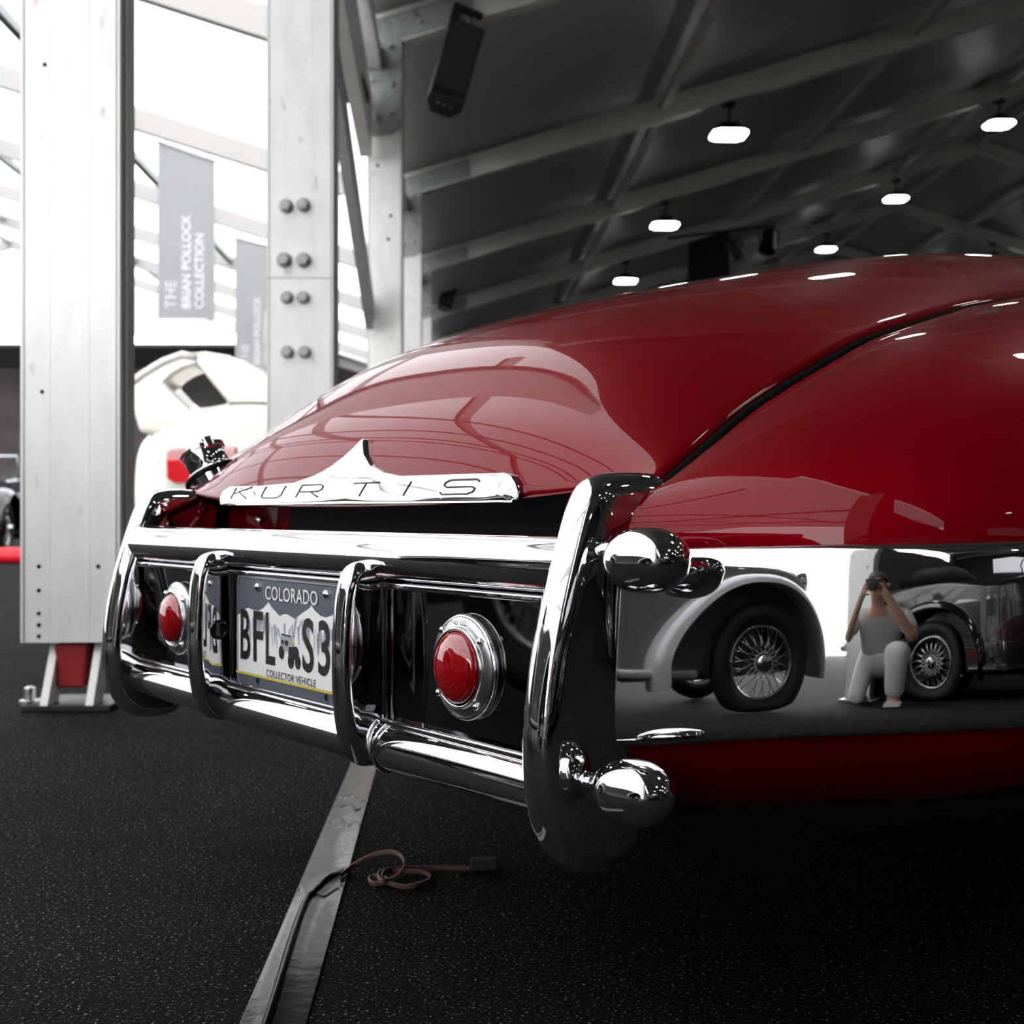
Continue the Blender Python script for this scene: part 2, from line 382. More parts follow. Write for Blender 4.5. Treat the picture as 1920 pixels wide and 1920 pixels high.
# column with the eight bolts
ZB = 5.6
B = column(((562-960)/2300*ZB, ZB+.075), .03, EAVE+.15, .30, .17, 'white tent column with four pairs of grey bolts')
for px, py, r in ((536, 388, .030), (568, 386, .030), (532, 489, .032), (568, 489, .032), (537, 559, .027), (568, 559, .027), (538, 661, .027), (570, 661, .027)):
    bolt(B, (px-562)/2300*ZB, .58+(960-py)/2300*ZB, -.085, r)
mesh('splice_joint', box((0, -.0852, .58+(960-522)/2300*ZB), (.30, .002, .004)), ALU_EDGE, B, smooth=False)
base(B, .10)
mesh('eave_bracket', box((0, 0, EAVE), (.34, .24, .34)), GALV, B, bevel=.01)
def gusset(parent, yf, zt):
    mesh('gusset_plate', prism([(-.145, zt-.78), (-.10, zt-.82), (.05, zt-.80), (.145, zt-.74), (.145, zt+.02), (.75, zt+.2), (.75, zt+.44), (-.145, zt+.16)], .014, 'xz', yf-.014), GALV, parent, smooth=False)
    for gx_, gz in ((-.09, -.1), (.05, -.05), (-.11, -.35), (.06, -.38), (-.07, -.66), (.05, -.62), (.3, .16), (.6, .26), (.25, .02+.2)):
        bolt(parent, gx_, zt+gz, yf-.014, .024)
for k, y in enumerate(BAYS):
    if y < 3 or abs(y-5.6) < .1: continue
    c = column(tent(.07, y, 0), .03, EAVE+.12, .29, .15, 'white tent column with a drilled face standing beside the large loudspeaker' if k == 5 else 'white tent column with bolted gusset plate carrying a grey rafter', 'columns down the marquee edge')
    base(c, .10)
    gusset(c, -.076, EAVE-.1)
    if k == 5:
        for hx, hz in ((-.06, 3.55), (.05, 3.12), (.03, 2.92), (-.1, 1.4)): hole_disc(c, hx, hz, -.076, .014)
# column behind the camera, mirrored in the chrome band
Cb = column((-.72, -2.3), .03, EAVE+.1, .30, .16, 'white tent column facing the chrome side band', None)
base(Cb, .1)
# eave beams and braces between columns
for i in range(3, len(BAYS)-1):
    y0_, y1_ = BAYS[i], BAYS[i+1]
    b1 = mesh('eave_beam', beam(tent(-.02, y0_+.1, EAVE-.25), tent(-.02, y1_-.1, EAVE-.25), .12, .2), ALU, ceil, smooth=False)
mesh('eave_brace', beam(tent(-.05, 6.2, 3.75), tent(-.05, 10.45, 2.25), .07, .26), GALV, ceil, smooth=False)
mesh('eave_brace', beam(tent(-.08, 5.8, 4.45), tent(-.08, 10.4, 3.85), .10, .55), ALU, ceil, smooth=False)
mesh('eave_clamp', box(tent(-.12, 9.6, 3.9), (.2, .5, .09)), CANVAS, ceil, smooth=False)

# ---------------------------------------------------------------- high bay lamps
def lamp():
    t = empty('high_bay_lamp', (0, 0, 0), TA, 'square high bay lamp hanging under a grey marquee rafter', 'lamp', 'high bay lamps under the rafters')
    oc = [(-.22, -.14), (-.14, -.22), (.14, -.22), (.22, -.14), (.22, .14), (.14, .22), (-.14, .22), (-.22, .14)]
    mesh('light_panel', prism(oc, .03, 'xy', 0), LAMPGLOW, t, smooth=False)
    bm_ = MB()
    top = [(x*.5, y*.5) for x, y in oc]; n = 8
    bm_.add(([(x*1.04, y*1.04, .03) for x, y in oc]+[(x, y, .16) for x, y in top], [tuple(range(n)), tuple(range(2*n-1, n-1, -1))]+[(i, (i+1) % n, n+(i+1) % n, n+i) for i in range(n)]))
    mesh('housing', bm_.vf, BLACKPLASTIC, t, smooth=False)
    mesh('hanger', tube([(0, 0, .16), (.0, 0, .24), (.02, 0, .30), (0, 0, .42)], .018, 8), BLACKPLASTIC, t)
    mesh('clamp', box((0, 0, .41), (.16, .12, .06)), BLACKPLASTIC, t, smooth=False)
    return t
L0 = lamp(); first = True
for y in BAYS[1:11]:
    for x in (4.15, 9.9, 14.2, 19.4):
        l = L0 if first else copy_tree(L0); first = False
        l.location = tent(x, y, zroof(x)-.60)

# ---------------------------------------------------------------- loudspeakers
def speaker(loc, tilt, yaw, s, label):
    t = empty('loudspeaker', loc, 0, label, 'loudspeaker'); t.rotation_euler = (math.radians(-14), math.radians(tilt), yaw); t.scale = (s, s, s)
    pr = [(-.16, -.14), (.16, -.14), (.16, .02), (.09, .16), (-.09, .16), (-.16, .02)]
    mesh('cabinet', prism(pr, .80, 'xy', -.40), BLACKPLASTIC, t, bevel=.012)
    mesh('grille', box((0, -.146, .02), (.27, .012, .70)), CANVAS, t, bevel=.004)
    for i in (-1, 0, 1): mesh('socket', move(lathe([(.018, 0), (.018, .006)], 12), axis_matrix((i*.06, -.02, -.40), (0, 0, -1))), SATIN, t, smooth=False)
    mesh('yoke', MB().add(box((-.12, .0, .50), (.08, .04, .26))).add(box((-.02, 0, .62), (.28, .05, .05))).vf, BLACKPLASTIC, t, bevel=.005)
    mesh('safety_cable', tube([(.02, 0, .40), (.06, 0, .47), (.03, 0, .55), (-.02, 0, .6)], .008, 6), BLACKPLASTIC, t)
    return t
speaker(((852-960)/2300*10.3, 10.3, .58+(960-128)/2300*10.3), 17, .25, .95, 'large black loudspeaker hung tilted beside the gusset plate')
speaker(((840-960)/2300*25.0, 25.0, .58+(960-548)/2300*25.0), 17, .25, .92, 'small distant black loudspeaker hung low under the far rafters')

# ---------------------------------------------------------------- banners
def banner(loc, wd, h0, h1, rz, m0, m1, label, ts=1.0, zf=None):
    """sheet from top edge (sloping h0 left -> h1 right) down to 0"""
    t = empty('hanging_banner', loc, rz, label, 'banner')
    def tie_top(x): return zf(loc[0]+x+.74+.04*loc[1])-.10-loc[2]
    mesh('cloth', prism([(0, 0), (wd, 0), (wd, h1), (0, h0)], .006, 'xz', 0), m0, t, smooth=False)
    mesh('top_batten', beam((-.01, .003, h0+.01), (wd+.01, .003, h1+.01), .03, .03), GALV, t, smooth=False)
    for fx_ in (.12, .88): mesh('tie', tube([(wd*fx_, .003, h0+(h1-h0)*fx_), (wd*fx_, .003, tie_top(wd*fx_))], .008, 6), GALV, t)
    for txt, fx_, sz, bold in (('THE', .32, .20*ts, 0), ('BRIAN', .57, .155*ts, .004), ('POLLOCK', .57, .155*ts, .004), ('COLLECTION', .80, .155*ts, .004)):
        v, f = text_vf(txt, sz, 1.0, bold, 1.0, 'LEFT')
        xo = .12+(3.15*sz if txt == 'POLLOCK' else 0)
        v = [(wd*fx_+0.0-y, -.003, xo+x) for x, y, z in v]
        mesh('lettering', (v, f), m1, t, smooth=False)
    return t
Zb = 15.49; kx = Zb/2300
banner(((296-960)*kx, Zb, .58+(960-597)*kx), 107*kx, 330*kx, 292*kx, 0, BANNER, BANNER_INK, 'tall pale grey banner hanging fully in view between the two nearest columns', 1.0, zwhite)
Zb = 20.49; kx = Zb/2300
banner(((441-960)*kx, Zb, .58+(960-697)*kx), 82*kx, 250*kx, 228*kx, 0, BANNER, BANNER_INK, 'grey banner half hidden by the column with the eight bolts', .95, zwhite)
Zb = 25.83; kx = Zb/2300
banner(((1290-960)*kx, Zb, .58+(960-700)*kx), 78*kx, 268*kx, 297*kx, 0, BANNER_DARK, BANNER_DARK_INK, 'black banner hanging in the dark marquee above the red boot lid', 1.15, zroof)
# stage lights on a bar beside the black banner
bar = mesh('lighting_bar', tube([(tent(5.0, 24.0, 0)[0]-.25, 24, .58+(960-447)/2300*24), (5.15, 24, .58+(960-422)/2300*24)], .03, 8), BLACKPLASTIC)
tag(bar, 'thin black lighting bar carrying two stage spotlights', 'lighting bar')
def spot(px, py, Z, rx, ry, label, s=1.0):
    t = empty('stage_spotlight', ((px-960)/2300*Z, Z, .58+(960-py)/2300*Z), 0, label, 'spotlight'); t.rotation_euler = (rx, ry, 0); t.scale = (s,)*3
    mesh('can', lathe([(.06, .30), (.13, .26), (.15, .0), (.17, -.12), (.17, -.2), (.14, -.2)], 20), BLACKPLASTIC, t, angle=40)
    mesh('lens', lathe([(.14, -.19), (.10, -.195), (.02, -.2)], 20), pbr('spot_lens', (.15, .06, .06), .1), t)
    mesh('yoke', tube([(-.19, 0, 0), (-.19, 0, .3), (0, 0, .42), (.19, 0, .3), (.19, 0, 0)], .02, 8), BLACKPLASTIC, t)
    return t
spot(1380, 470, 24, .3, -.5, 'slim black spotlight next to the black banner', .8)
spot(1440, 455, 24, -.4, .2, 'round black spotlight at the free end of the lighting bar', 1.0)

# ================================================================ RED SPORTS CAR
car = empty('sports_car', (-.2726, 1.5037, 0), math.atan2(-.789, .614), 'glossy red vintage sports car with chrome wrap-around bumper', 'car')
def D(z): return H+z                     # heights below are measured from the camera height
VS = np.array([.085, .16, .24, .36, .45, .57, .70, .87, 1.1, 1.4, 1.8, 2.3])
US = np.array([.535, .53, .52, .51, .50, .49, .475, .46, .44, .42, .40, .38])
ZS = np.array([.022, .068, .112, .165, .200, .234, .266, .300, .335, .365, .385, .39])
VK = np.array([.075, .088, .105, .15, .22, .32, .45, .6, .8, 1.05, 1.35, 1.8, 2.3])
ZK = np.array([.006, .062, .105, .152, .214, .262, .302, .340, .387, .437, .478, .492, .492])
def pch(x, xk, yk):
    x = np.atleast_1d(np.asarray(x, float)); h = np.diff(xk); d = np.diff(yk)/h; m = np.zeros_like(yk); m[0] = d[0]; m[-1] = d[-1]
    for i in range(1, len(xk)-1): m[i] = 0 if d[i-1]*d[i] <= 0 else 2*d[i-1]*d[i]/(d[i-1]+d[i])
    i = np.clip(np.searchsorted(xk, x)-1, 0, len(xk)-2); t = (x-xk[i])/h[i]
    return (2*t**3-3*t**2+1)*yk[i]+(t**3-2*t**2+t)*h[i]*m[i]+(-2*t**3+3*t**2)*yk[i+1]+(t**3-t**2)*h[i]*m[i+1]
def lid_pts(vc, a):
    """vc: stations on the centre line, a: fraction across"""
    vc = np.asarray(vc, float); t = (vc-.075)/(2.3-.075); vs = .10+t*(2.3-.10)
    zc = pch(vc, VK, ZK); zs = pch(vs, VS, ZS); us = pch(vs, VS, US)
    p = 3-.5*np.clip(t/.15, 0, 1); wgt = 1-np.abs(a)[None, :]**p[:, None]
    return np.stack([a[None]*us[:, None], vs[:, None]+(vc-vs)[:, None]*wgt, zs[:, None]+(zc-zs)[:, None]*wgt], -1)
a_ = np.array([-1, -.97, -.9, -.8, -.65, -.45, -.22, 0, .22, .45, .65, .8, .9, .97, 1])
st = [.075, .0795, .0865, .095, .108, .13, .16, .20, .25, .32, .40, .50, .62, .78, .98, 1.2, 1.5, 1.85, 2.3]
G = lid_pts(st, a_); G[..., 2] += H
rows = []
low = G[0].copy(); low[:, 1] += .012; low[:, 2] -= .002
low2 = G[0].copy(); low2[:, 1] += .03; low2[:, 2] += .004
for R_ in [low2, low]+[g for g in G]:
    L_, Rr = R_[0].copy(), R_[-1].copy()
    L2 = L_.copy(); L2[2] -= .018; L2[0] += .004
    R2 = Rr.copy(); R2[2] -= .018; R2[0] -= .004
    rows.append([tuple(L2)]+[tuple(p) for p in R_]+[tuple(R2)])
mesh('boot_lid', grid(rows), RED, car, sub=2)
# dense copy of the lid surface for things that sit on it
LA = np.linspace(-1, 1, 241); LV = np.concatenate([np.linspace(.075, .16, 170), np.linspace(.162, .4, 100)])
LD = lid_pts(LV, LA)
def lid_v(u, z):
    j = np.argmin(np.abs(LD[:, :, 0]-u), axis=1); zc = LD[np.arange(len(LV)), j, 2]; vc = LD[np.arange(len(LV)), j, 1]
    return float(np.interp(z, zc, vc))
# plan line of the chrome band / widest body line
PL = [(.47, .040), (.515, .048), (.55, .058), (.643, .101), (.7336, .1576), (.821, .236), (.875, .34), (.90, .50), (.905, .80), (.905, 1.3), (.90, 2.0), (.88, 2.6)]
ZT = [-.034, -.034, -.034, -.030, -.027, -.0235, -.022, -.02, -.02, -.02, -.02, -.02]
ZBm = [-.209, -.209, -.209, -.195, -.184, -.174, -.168, -.165, -.165, -.165, -.165, -.165]
SV = [.085, .088, .097, .15, .23, .36, .50, .68, .95, 1.4, 2.05, 2.5]
PLc = catmull([(*p, a, b, s) for p, a, b, s in zip(PL, ZT, ZBm, SV)], 6)
def normal_of(i):
    a = PLc[max(i-1, 0)]; b = PLc[min(i+1, len(PLc)-1)]; t = (b-a)[:2]; t /= np.linalg.norm(t)
    return np.array([t[1], -t[0]])
def bez(p0, p1, p2, p3, t): return (1-t)**3*p0+3*(1-t)**2*t*p1+3*(1-t)*t*t*p2+t**3*p3
def fender_rows(sgn):
    R_ = []
    for i in range(2, len(PLc)):
        u, v, zt, zb, sv = PLc[i]; n = normal_of(i)
        Bp = np.array([u, v, zt-.012]); us = float(pch(sv, VS, US)[0])+.012; zs = float(pch(sv, VS, ZS)[0])-.004
        S = np.array([us, max(sv, v+.012), zs]); hd = np.linalg.norm((Bp-S)[:2]); hdir = (Bp-S)*np.array([1, 1, 0]); hdir /= max(hd, 1e-6)
        rise = S[2]-Bp[2]
        C1 = Bp+np.array([n[0]*.012, n[1]*.012, rise*.62]); C2 = S+hdir*hd*.50+np.array([0, 0, -rise*.05])
        sec = [bez(Bp, C1, C2, S, t) for t in (0, .1, .22, .36, .5, .64, .78, .9, 1)]
        e = S.copy(); e[2] -= .022; e[0] += .002; sec.append(e)
        R_.append([(sgn*p[0], p[1], D(p[2])) for p in sec])
    return R_
for sgn in (1, -1):
    mesh('rear_fender', grid(fender_rows(sgn)), RED, car, sub=1)
# black gap strip between lid and fender
for sgn in (1, -1):
    P = [(sgn*(float(pch(v, VS, US)[0])+.005), v, D(float(pch(v, VS, ZS)[0])-.013)) for v in np.concatenate([np.linspace(.10, .5, 20), np.linspace(.55, 2.3, 24)])]
    mesh('seam_strip', tube(P, .0075, 8), DARK, car)
# chrome side band
TB = [0, .03, .07, .14, .24, .36, .48, .60, .72, .82, .88, .93, .97, 1.0]
def band_rows(sgn):
    R_ = []
    for i in range(5, len(PLc)):
        u, v, zt, zb, _ = PLc[i]; n = normal_of(i); hgt = zt-zb; z = zt; o = .004; sec = [(u-n[0]*.02, v-n[1]*.02, zt+.001), (u+n[0]*-.004, v+n[1]*-.004, zt+.0015)]
        for k in range(len(TB)):
            sec.append((u+n[0]*o, v+n[1]*o, z))
            if k == len(TB)-1: break
            dt = TB[k+1]-TB[k]; ph = math.radians(float(np.interp((TB[k]+TB[k+1])/2, [0, .03, .08, .86, .93, 1], [32, 16, 7.5, 0.2, -8, -26]))); o += math.tan(ph)*hgt*dt; z -= hgt*dt
        sec.append((u+n[0]*(o-.016), v+n[1]*(o-.016), zb-.004)); sec.append((u-n[0]*.03, v-n[1]*.03, zb))
        R_.append([(sgn*a, b, D(c)) for a, b, c in sec])
    c = np.mean(np.array(R_[0]), axis=0)                    # rolled leading edge
    R0 = [tuple(np.array(p)*np.array([1, 1, 1])+np.array([-sgn*.012, .012, 0])) for p in R_[0]]
    return [R0]+R_
for sgn in (1, -1):
    mesh('side_band', grid(band_rows(sgn)), CHROME, car, sub=1)
# lower body
def lower_rows(sgn):
    R_ = []
    for i in range(3, len(PLc)):
        u, v, zt, zb, _ = PLc[i]; n = normal_of(i)
        sec = [(.000, zb+.03), (.000, zb), (-.012, zb-.02), (-.036, zb-.046), (-.070, zb-.070), (-.115, zb-.088), (-.18, zb-.100), (-.30, zb-.104)]
        R_.append([(sgn*max(u+n[0]*o, .30), v+n[1]*o, D(z)) for o, z in sec])
    return R_
for sgn in (1, -1): mesh('lower_quarter_panel', grid(lower_rows(sgn)), RED, car, sub=1)
# recess below the lid, underbody, bulkhead
mesh('rear_apron', MB().add(box((0, .165, D(.0)), (1.04, .012, .11))).add(box((0, .090, D(-.045)), (1.06, .15, .02))).vf, RED, car, bevel=.004)
mesh('slot_shade_panel', MB().add(box((.12, .152, D(.0)), (.80, .012, .10))).add(box((.12, .105, D(-.033)), (.80, .10, .006))).vf, RUBBER, car, bevel=.003)  # black sheets added so the slot under the lid reads as deep shade
for sgn in (1, -1):
    mesh('corner_fillet', grid([[(sgn*.545, .06, D(-.045)), (sgn*.552, .075, D(-.01)), (sgn*.548, .10, D(.02))], [(sgn*.515, .055, D(-.045)), (sgn*.52, .07, D(-.01)), (sgn*.53, .10, D(.018))], [(sgn*.505, .13, D(-.045)), (sgn*.505, .13, D(-.01)), (sgn*.51, .14, D(.016))]]), RED, car, sub=2)
mesh('underbody', MB().add(box((0, 1.3, D(-.20)), (1.0, 2.45, .05))).add(box((0, 2.58, D(-.05)), (1.70, .04, .75))).vf, DARK, car, smooth=False)
# wheels
def wheel(parent, x, y, r=.34, w_=.17, name='wheel'):
    t = mesh(name, MB().add(tube([(x, y+(r-.075)*math.cos(a), r+(r-.075)*math.sin(a)) for a in np.linspace(0, 2*math.pi, 40, endpoint=False)], .075, 14, closed=True)).vf, TYRE, parent)
    mesh('hubcap', move(lathe([(.20, -.02), (.20, .02), (.17, .035), (.08, .05), (.02, .055)], 32), axis_matrix((x, y, r), (1 if x > 0 else -1, 0, 0))), CHROME, t, angle=40)
for sx in (-1, 1): wheel(car, sx*.69, 1.12)
# ---- bumper
def bar_path(): return [(u, .016, 0) for u in np.linspace(-.53, .53, 41)]
def bumper_bar(name, zc, r):
    P = bar_path(); R_ = []
    prof = [(math.cos(a), math.sin(a)) for a in np.linspace(math.radians(100), math.radians(260), 17)]
    for (u, v, _) in P:
        sec = [(u, v+.075, D(zc+r*.92))] if zc > -.1 else [(u, v+.03, D(zc+r*.80))]
        sec += [(u, v+r*1.0*c, D(zc+r*s)) for c, s in prof]
        sec += [(u, v+.03, D(zc-r*.80))]
        R_.append(sec)
    return mesh(name, grid(R_), CHROME, car)
bumper_bar('upper_bumper_bar', -.049, .0275); bumper_bar('lower_bumper_bar', -.256, .0275)
mesh('bumper_panel', box((0, .018, D(-.153)), (1.02, .012, .17)), DARKCHROME, car, smooth=False)
mesh('panel_rail', MB().add(box((0, .008, D(-.080)), (1.02, .014, .008))).add(box((0, .008, D(-.229)), (1.02, .014, .008))).vf, CHROME, car, bevel=.003)
def guard(name, prof, uc, r, k=2, pinch=None):
    P = np.array(chaikin(prof, k)); n = len(P)
    T = np.roll(P, -1, 0)-np.roll(P, 1, 0); T /= np.linalg.norm(T, axis=1)[:, None]
    area = .5*np.sum(P[:, 0]*np.roll(P[:, 1], -1)-np.roll(P[:, 0], -1)*P[:, 1])
    Nn = np.stack([-T[:, 1], T[:, 0]], 1)*(1 if area > 0 else -1)
    v = []; f = []; th = np.linspace(-math.pi/2, math.pi/2, 11)
    for t in th:
        Q = P+Nn*r*(1-math.cos(t))
        v += [(uc+r*math.sin(t), q[0], D(q[1])) for q in Q]
    for i in range(len(th)-1):
        for j in range(n): l = (j+1) % n; f.append((i*n+j, i*n+l, (i+1)*n+l, (i+1)*n+j))
    f.append(tuple(range(n))); f.append(tuple((len(th)-1)*n+j for j in range(n))[::-1])
    return mesh(name, (v, f), CHROME, car)
OV = [(.125, .036), (.06, .038), (.022, .032), (.006, .010), (-.012, -.04), (-.030, -.10), (-.042, -.16), (-.046, -.21), (-.042, -.255), (-.030, -.293), (-.004, -.318), (.035, -.325), (.078, -.318), (.085, -.28), (.07, -.15), (.085, -.05), (.12, -.01)]
for sgn in (1, -1): guard('overrider', OV, sgn*.5236, .0215)
GD = [(.018, -.055), (-.012, -.052), (-.034, -.058), (-.044, -.085), (-.048, -.13), (-.049, -.18), (-.046, -.225), (-.038, -.258), (-.022, -.277), (0, -.280), (.018, -.272), (.018, -.2), (.018, -.12)]
gs = [guard('bumper_guard', GD, sgn*.193, .0150) for sgn in (1, -1)]
mesh('lamp_port', MB().add(tube([(-.1765, -.012+.0105*math.cos(a), D(-.157)+.0115*math.sin(a)) for a in np.linspace(0, 2*math.pi, 24, endpoint=False)], .002, 8, closed=True)).add(move(lathe([(.010, 0), (.010, .0015)], 20), axis_matrix((-.1782, -.012, D(-.157)), (1, 0, 0)))).vf, BLACKGLOSS, gs[1], angle=40)
# bar collars next to guards and overriders
for zc in (-.049, -.256):
    for u in (-.214, .214):
        if zc > -.1: continue
        P = [(u+.006*math.sin(a), .016+.0282*math.cos(a), D(zc)+.0282*math.sin(a)) for a in np.linspace(math.radians(95), math.radians(265), 18)]
        mesh('bar_collar', tube(P, .0028, 6), CHROME, car)
# bullet ends
def bullet(name, c, ax, a, b, base_r):
    M = axis_matrix(c, ax)
    prof = []
    for k in range(25):
        t = -1+2*k/24; rr = (1-abs(t)**2.3)**.5 if abs(t) < 1 else .02
        prof.append((max(b*rr, .0006), a*t))
    t_ = mesh(name, move(lathe(prof, 36), M), CHROME, car)
    return t_
b1 = bullet('bumper_bullet', (.606, .018, D(-.041)), (.90, .30, .02), .039, .0285, .02)
mesh('bullet_neck', tube([(.54, .016, D(-.034)), (.585, .016, D(-.036))], .010, 16), CHROME, b1)
b2 = bullet('bumper_bullet', (.597, .012, D(-.238)), (.92, .25, .0), .040, .0285, .02)
mesh('bullet_neck', tube([(.53, .014, D(-.242)), (.585, .013, D(-.239))], .0095, 16), CHROME, b2)
# ---- tail lights
def taillight(u):
    M = axis_matrix((u, .012, D(-.155)), (0, -1, 0))
    t = mesh('tail_light', move(lathe([(.050, 0), (.052, .003), (.051, .008), (.048, .0105), (.0440, .0115), (.0410, .0125), (.0398, .0145), (.0385, .0150), (.0372, .012), (.036, .006)], 64), M), SATIN, car, angle=35)
    mesh('bezel_rim', move(([p for p in tube([(.0505*math.cos(a), .0505*math.sin(a), .006) for a in np.linspace(0, 2*math.pi, 64, endpoint=False)], .0028, 8, closed=True)[0]], tube([(.0505*math.cos(a), .0505*math.sin(a), .006) for a in np.linspace(0, 2*math.pi, 64, endpoint=False)], .0028, 8, closed=True)[1]), M), CHROME, t)
    mesh('bezel_lip', move(tube([(.0388*math.cos(a), .0388*math.sin(a), .0145) for a in np.linspace(0, 2*math.pi, 64, endpoint=False)], .0020, 8, closed=True), M), CHROME, t)
    lens = [(.0375, .008), (.0370, .0135)]+[(.0360*math.cos(x), .0140+.0165*math.sin(x)) for x in np.linspace(0, math.pi/2-.02, 14)]
    l = mesh('lens', lathe(lens, 48), LENS, t); l.matrix_local = M
    for k in range(4):
        a = math.radians(45+90*k-6); c = M @ Vector((.0455*math.cos(a), .0455*math.sin(a), .011))
        mesh('screw', move(lathe([(.0040, 0), (.0040, .0015), (.0030, .0036), (.0010, .0044)], 14), axis_matrix(c, (0, -1, 0))), CHROME, t)
    v, f = text_vf('NO 522', .0075, 1, 0, 1.1)
    v = [tuple(M @ Vector((-x, -(.0445+y-.0022), .0119))) for x, y, z in v]
    # lettering stands along the top of the bezel
    v2, f2 = text_vf('NO 522', .0068, 1, 0, 1.1); v2 = [(u+x, .012-.0125, D(-.155)+.0425+y) for x, y, z in v2]
    mesh('bezel_lettering', (v2, f2), ENGRAVE, t, smooth=False)
    return t
for u in (.358, -.358): taillight(u)
# ---- licence plate
PZ = -.1565
pl_out = []
for (cx_, cz_, a0) in ((.1404, .064, 0), (-.1404, .064, 90), (-.1404, -.064, 180), (.1404, -.064, 270)):
    for k in range(5): a = math.radians(a0+90*k/4); pl_out.append((cx_+.012*math.cos(a), cz_+.012*math.sin(a)))
plate = mesh('licence_plate', prism([(x, D(PZ)+z) for x, z in pl_out], .002, 'xz', .002), PLATE_BLUE, car, smooth=False)
mesh('plate_bead', tube([(x*.965, .002, D(PZ)+z*.935) for x, z in pl_out], .0011, 6, closed=True), PLATE_BLUE, plate)
def on_plate(name, poly, mat, y=.0012, parent=plate):
    return mesh(name, fill([(x, D(PZ)+z) for x, z in poly], [], 0, off=y), mat, parent, smooth=False)
mt = [(-.1500, -.0527), (.1500, -.0527), (.15, .03), (.13, .036), (.115, .042), (.1, .036), (.0875, .033), (.075, .034), (.062, .039), (.0525, .045), (.047, .041), (.036, .037), (.022, .031), (.0107, .026), (.002, .028), (-.008, .0305), (-.018, .030), (-.029, .027), (-.04, .032), (-.05, .036), (-.056, .0405), (-.060, .0425), (-.065, .039), (-.074, .034), (-.086, .030), (-.105, .030), (-.117, .032), (-.127, .029), (-.135, .025), (-.1500, .020)]
on_plate('plate_mountains', mt, PLATE_WHITE, .0014)
MBr = MB()
for k in range(62):
    x = -.14+.28*rng.random(); z = .010+.020*math.sin(x*60)*.3+.012*rng.random(); l = .010+.020*rng.random(); dx = rng.normal(0, .004); wd = .0008+.0018*rng.random()
    MBr.add(([(x-wd, .0010, D(PZ)+z), (x+wd, .0010, D(PZ)+z+.003), (x+dx+wd*.4, .0010, D(PZ)+z-l), (x+dx-wd*.4, .0010, D(PZ)+z-l*.9)], [(0, 1, 2, 3)]))
mesh('plate_rock_shading', MBr.vf, PLATE_GREY, plate, smooth=False)
on_plate('plate_yellow_line', [(-.1522, -.0556), (.1522, -.0556), (.1522, -.0528), (-.1522, -.0528)], PLATE_YELLOW, .0010)
def plate_text(txt, x0, x1, z0, z1, mat, bold=0, spacing=1.0, y=.0007):
    v, f = text_vf(txt, 1.0, 1.0, bold, spacing, 'LEFT'); a = np.array(v); lo = a.min(0); hi = a.max(0)
    v = [(x0+(x1-x0)*(p[0]-lo[0])/(hi[0]-lo[0]), y, D(PZ)+z0+(z1-z0)*(p[1]-lo[1])/(hi[1]-lo[1])) for p in v]
    return mesh('plate_lettering', (v, f), mat, plate, smooth=False)
plate_text('COLORADO', -.067, .068, .0455, .0630, PLATE_WHITE, .006, 1.05)
for ch, x0, x1 in (('B', -.1385, -.110), ('F', -.101, -.0735), ('L', -.066, -.0405), ('S', .031, .059), ('3', .070, .098)):
    plate_text(ch, x0, x1, -.0360, .0295, PLATE_INK, .016)
plate_text('COLLECTOR VEHICLE', -.064, .064, -.0515, -.0425, PLATE_INK, .006, 1.1)
# little vintage car print
pc = MB()
def pcp(poly, y=.0006): pc.add(fill([(x*1.12-.003, D(PZ)-.003+z*1.05) for x, z in poly], [], 0, off=y))
def disc(x, z, r, n=16): return [(x+r*.75*math.cos(2*math.pi*k/n), z+r*math.sin(2*math.pi*k/n)) for k in range(n)]
cabin = MB().add(fill([(x*1.12-.003, D(PZ)-.003+z*1.05) for x, z in [(-.020, -.006), (-.019, .006), (.003, .005), (.010, -.001), (.012, -.010), (-.018, -.012)]], [], 0, off=.0007))
mesh('plate_car_body', cabin.vf, PLATE_GREY, plate, smooth=False)
pcp([(-.019, .0065), (-.018, .0085), (.005, .0075), (.004, .0055)]); pcp([(.000, -.006), (.018, -.004), (.022, -.010), (.021, -.020), (.004, -.020), (-.002, -.014)]); pcp([(-.018, .001), (-.012, .001), (-.012, -.004), (-.018, -.004)]); pcp([(-.010, .001), (-.002, .001), (-.002, -.005), (-.010, -.005)])
for d_ in ((-.018, -.014, .008), (.004, -.022, .009), (.020, -.022, .008)): pcp(disc(*d_), .0005)
mesh('plate_car_print', pc.vf, PLATE_INK, plate, smooth=False)
mesh('plate_car_lamp', fill([(x, D(PZ)+z) for x, z in disc(.007, -.004, .003)], [], 0, off=.0004), PLATE_YELLOW, plate, smooth=False)
for sx in (-.0889, .0889):
    mesh('plate_screw', move(lathe([(.0055, 0), (.0055, .001), (.0045, .0035), (.0015, .005)], 16), axis_matrix((sx, .002, D(PZ)+.0603), (0, -1, 0))), CHROME, plate)
    mesh('plate_slot', fill([(sx+.0028*math.cos(t)*1.0, D(PZ)-.0603+.0040*math.sin(t)) for t in np.linspace(0, 2*math.pi, 14, endpoint=False)], [], 0, off=.0004), DARK, plate, smooth=False)
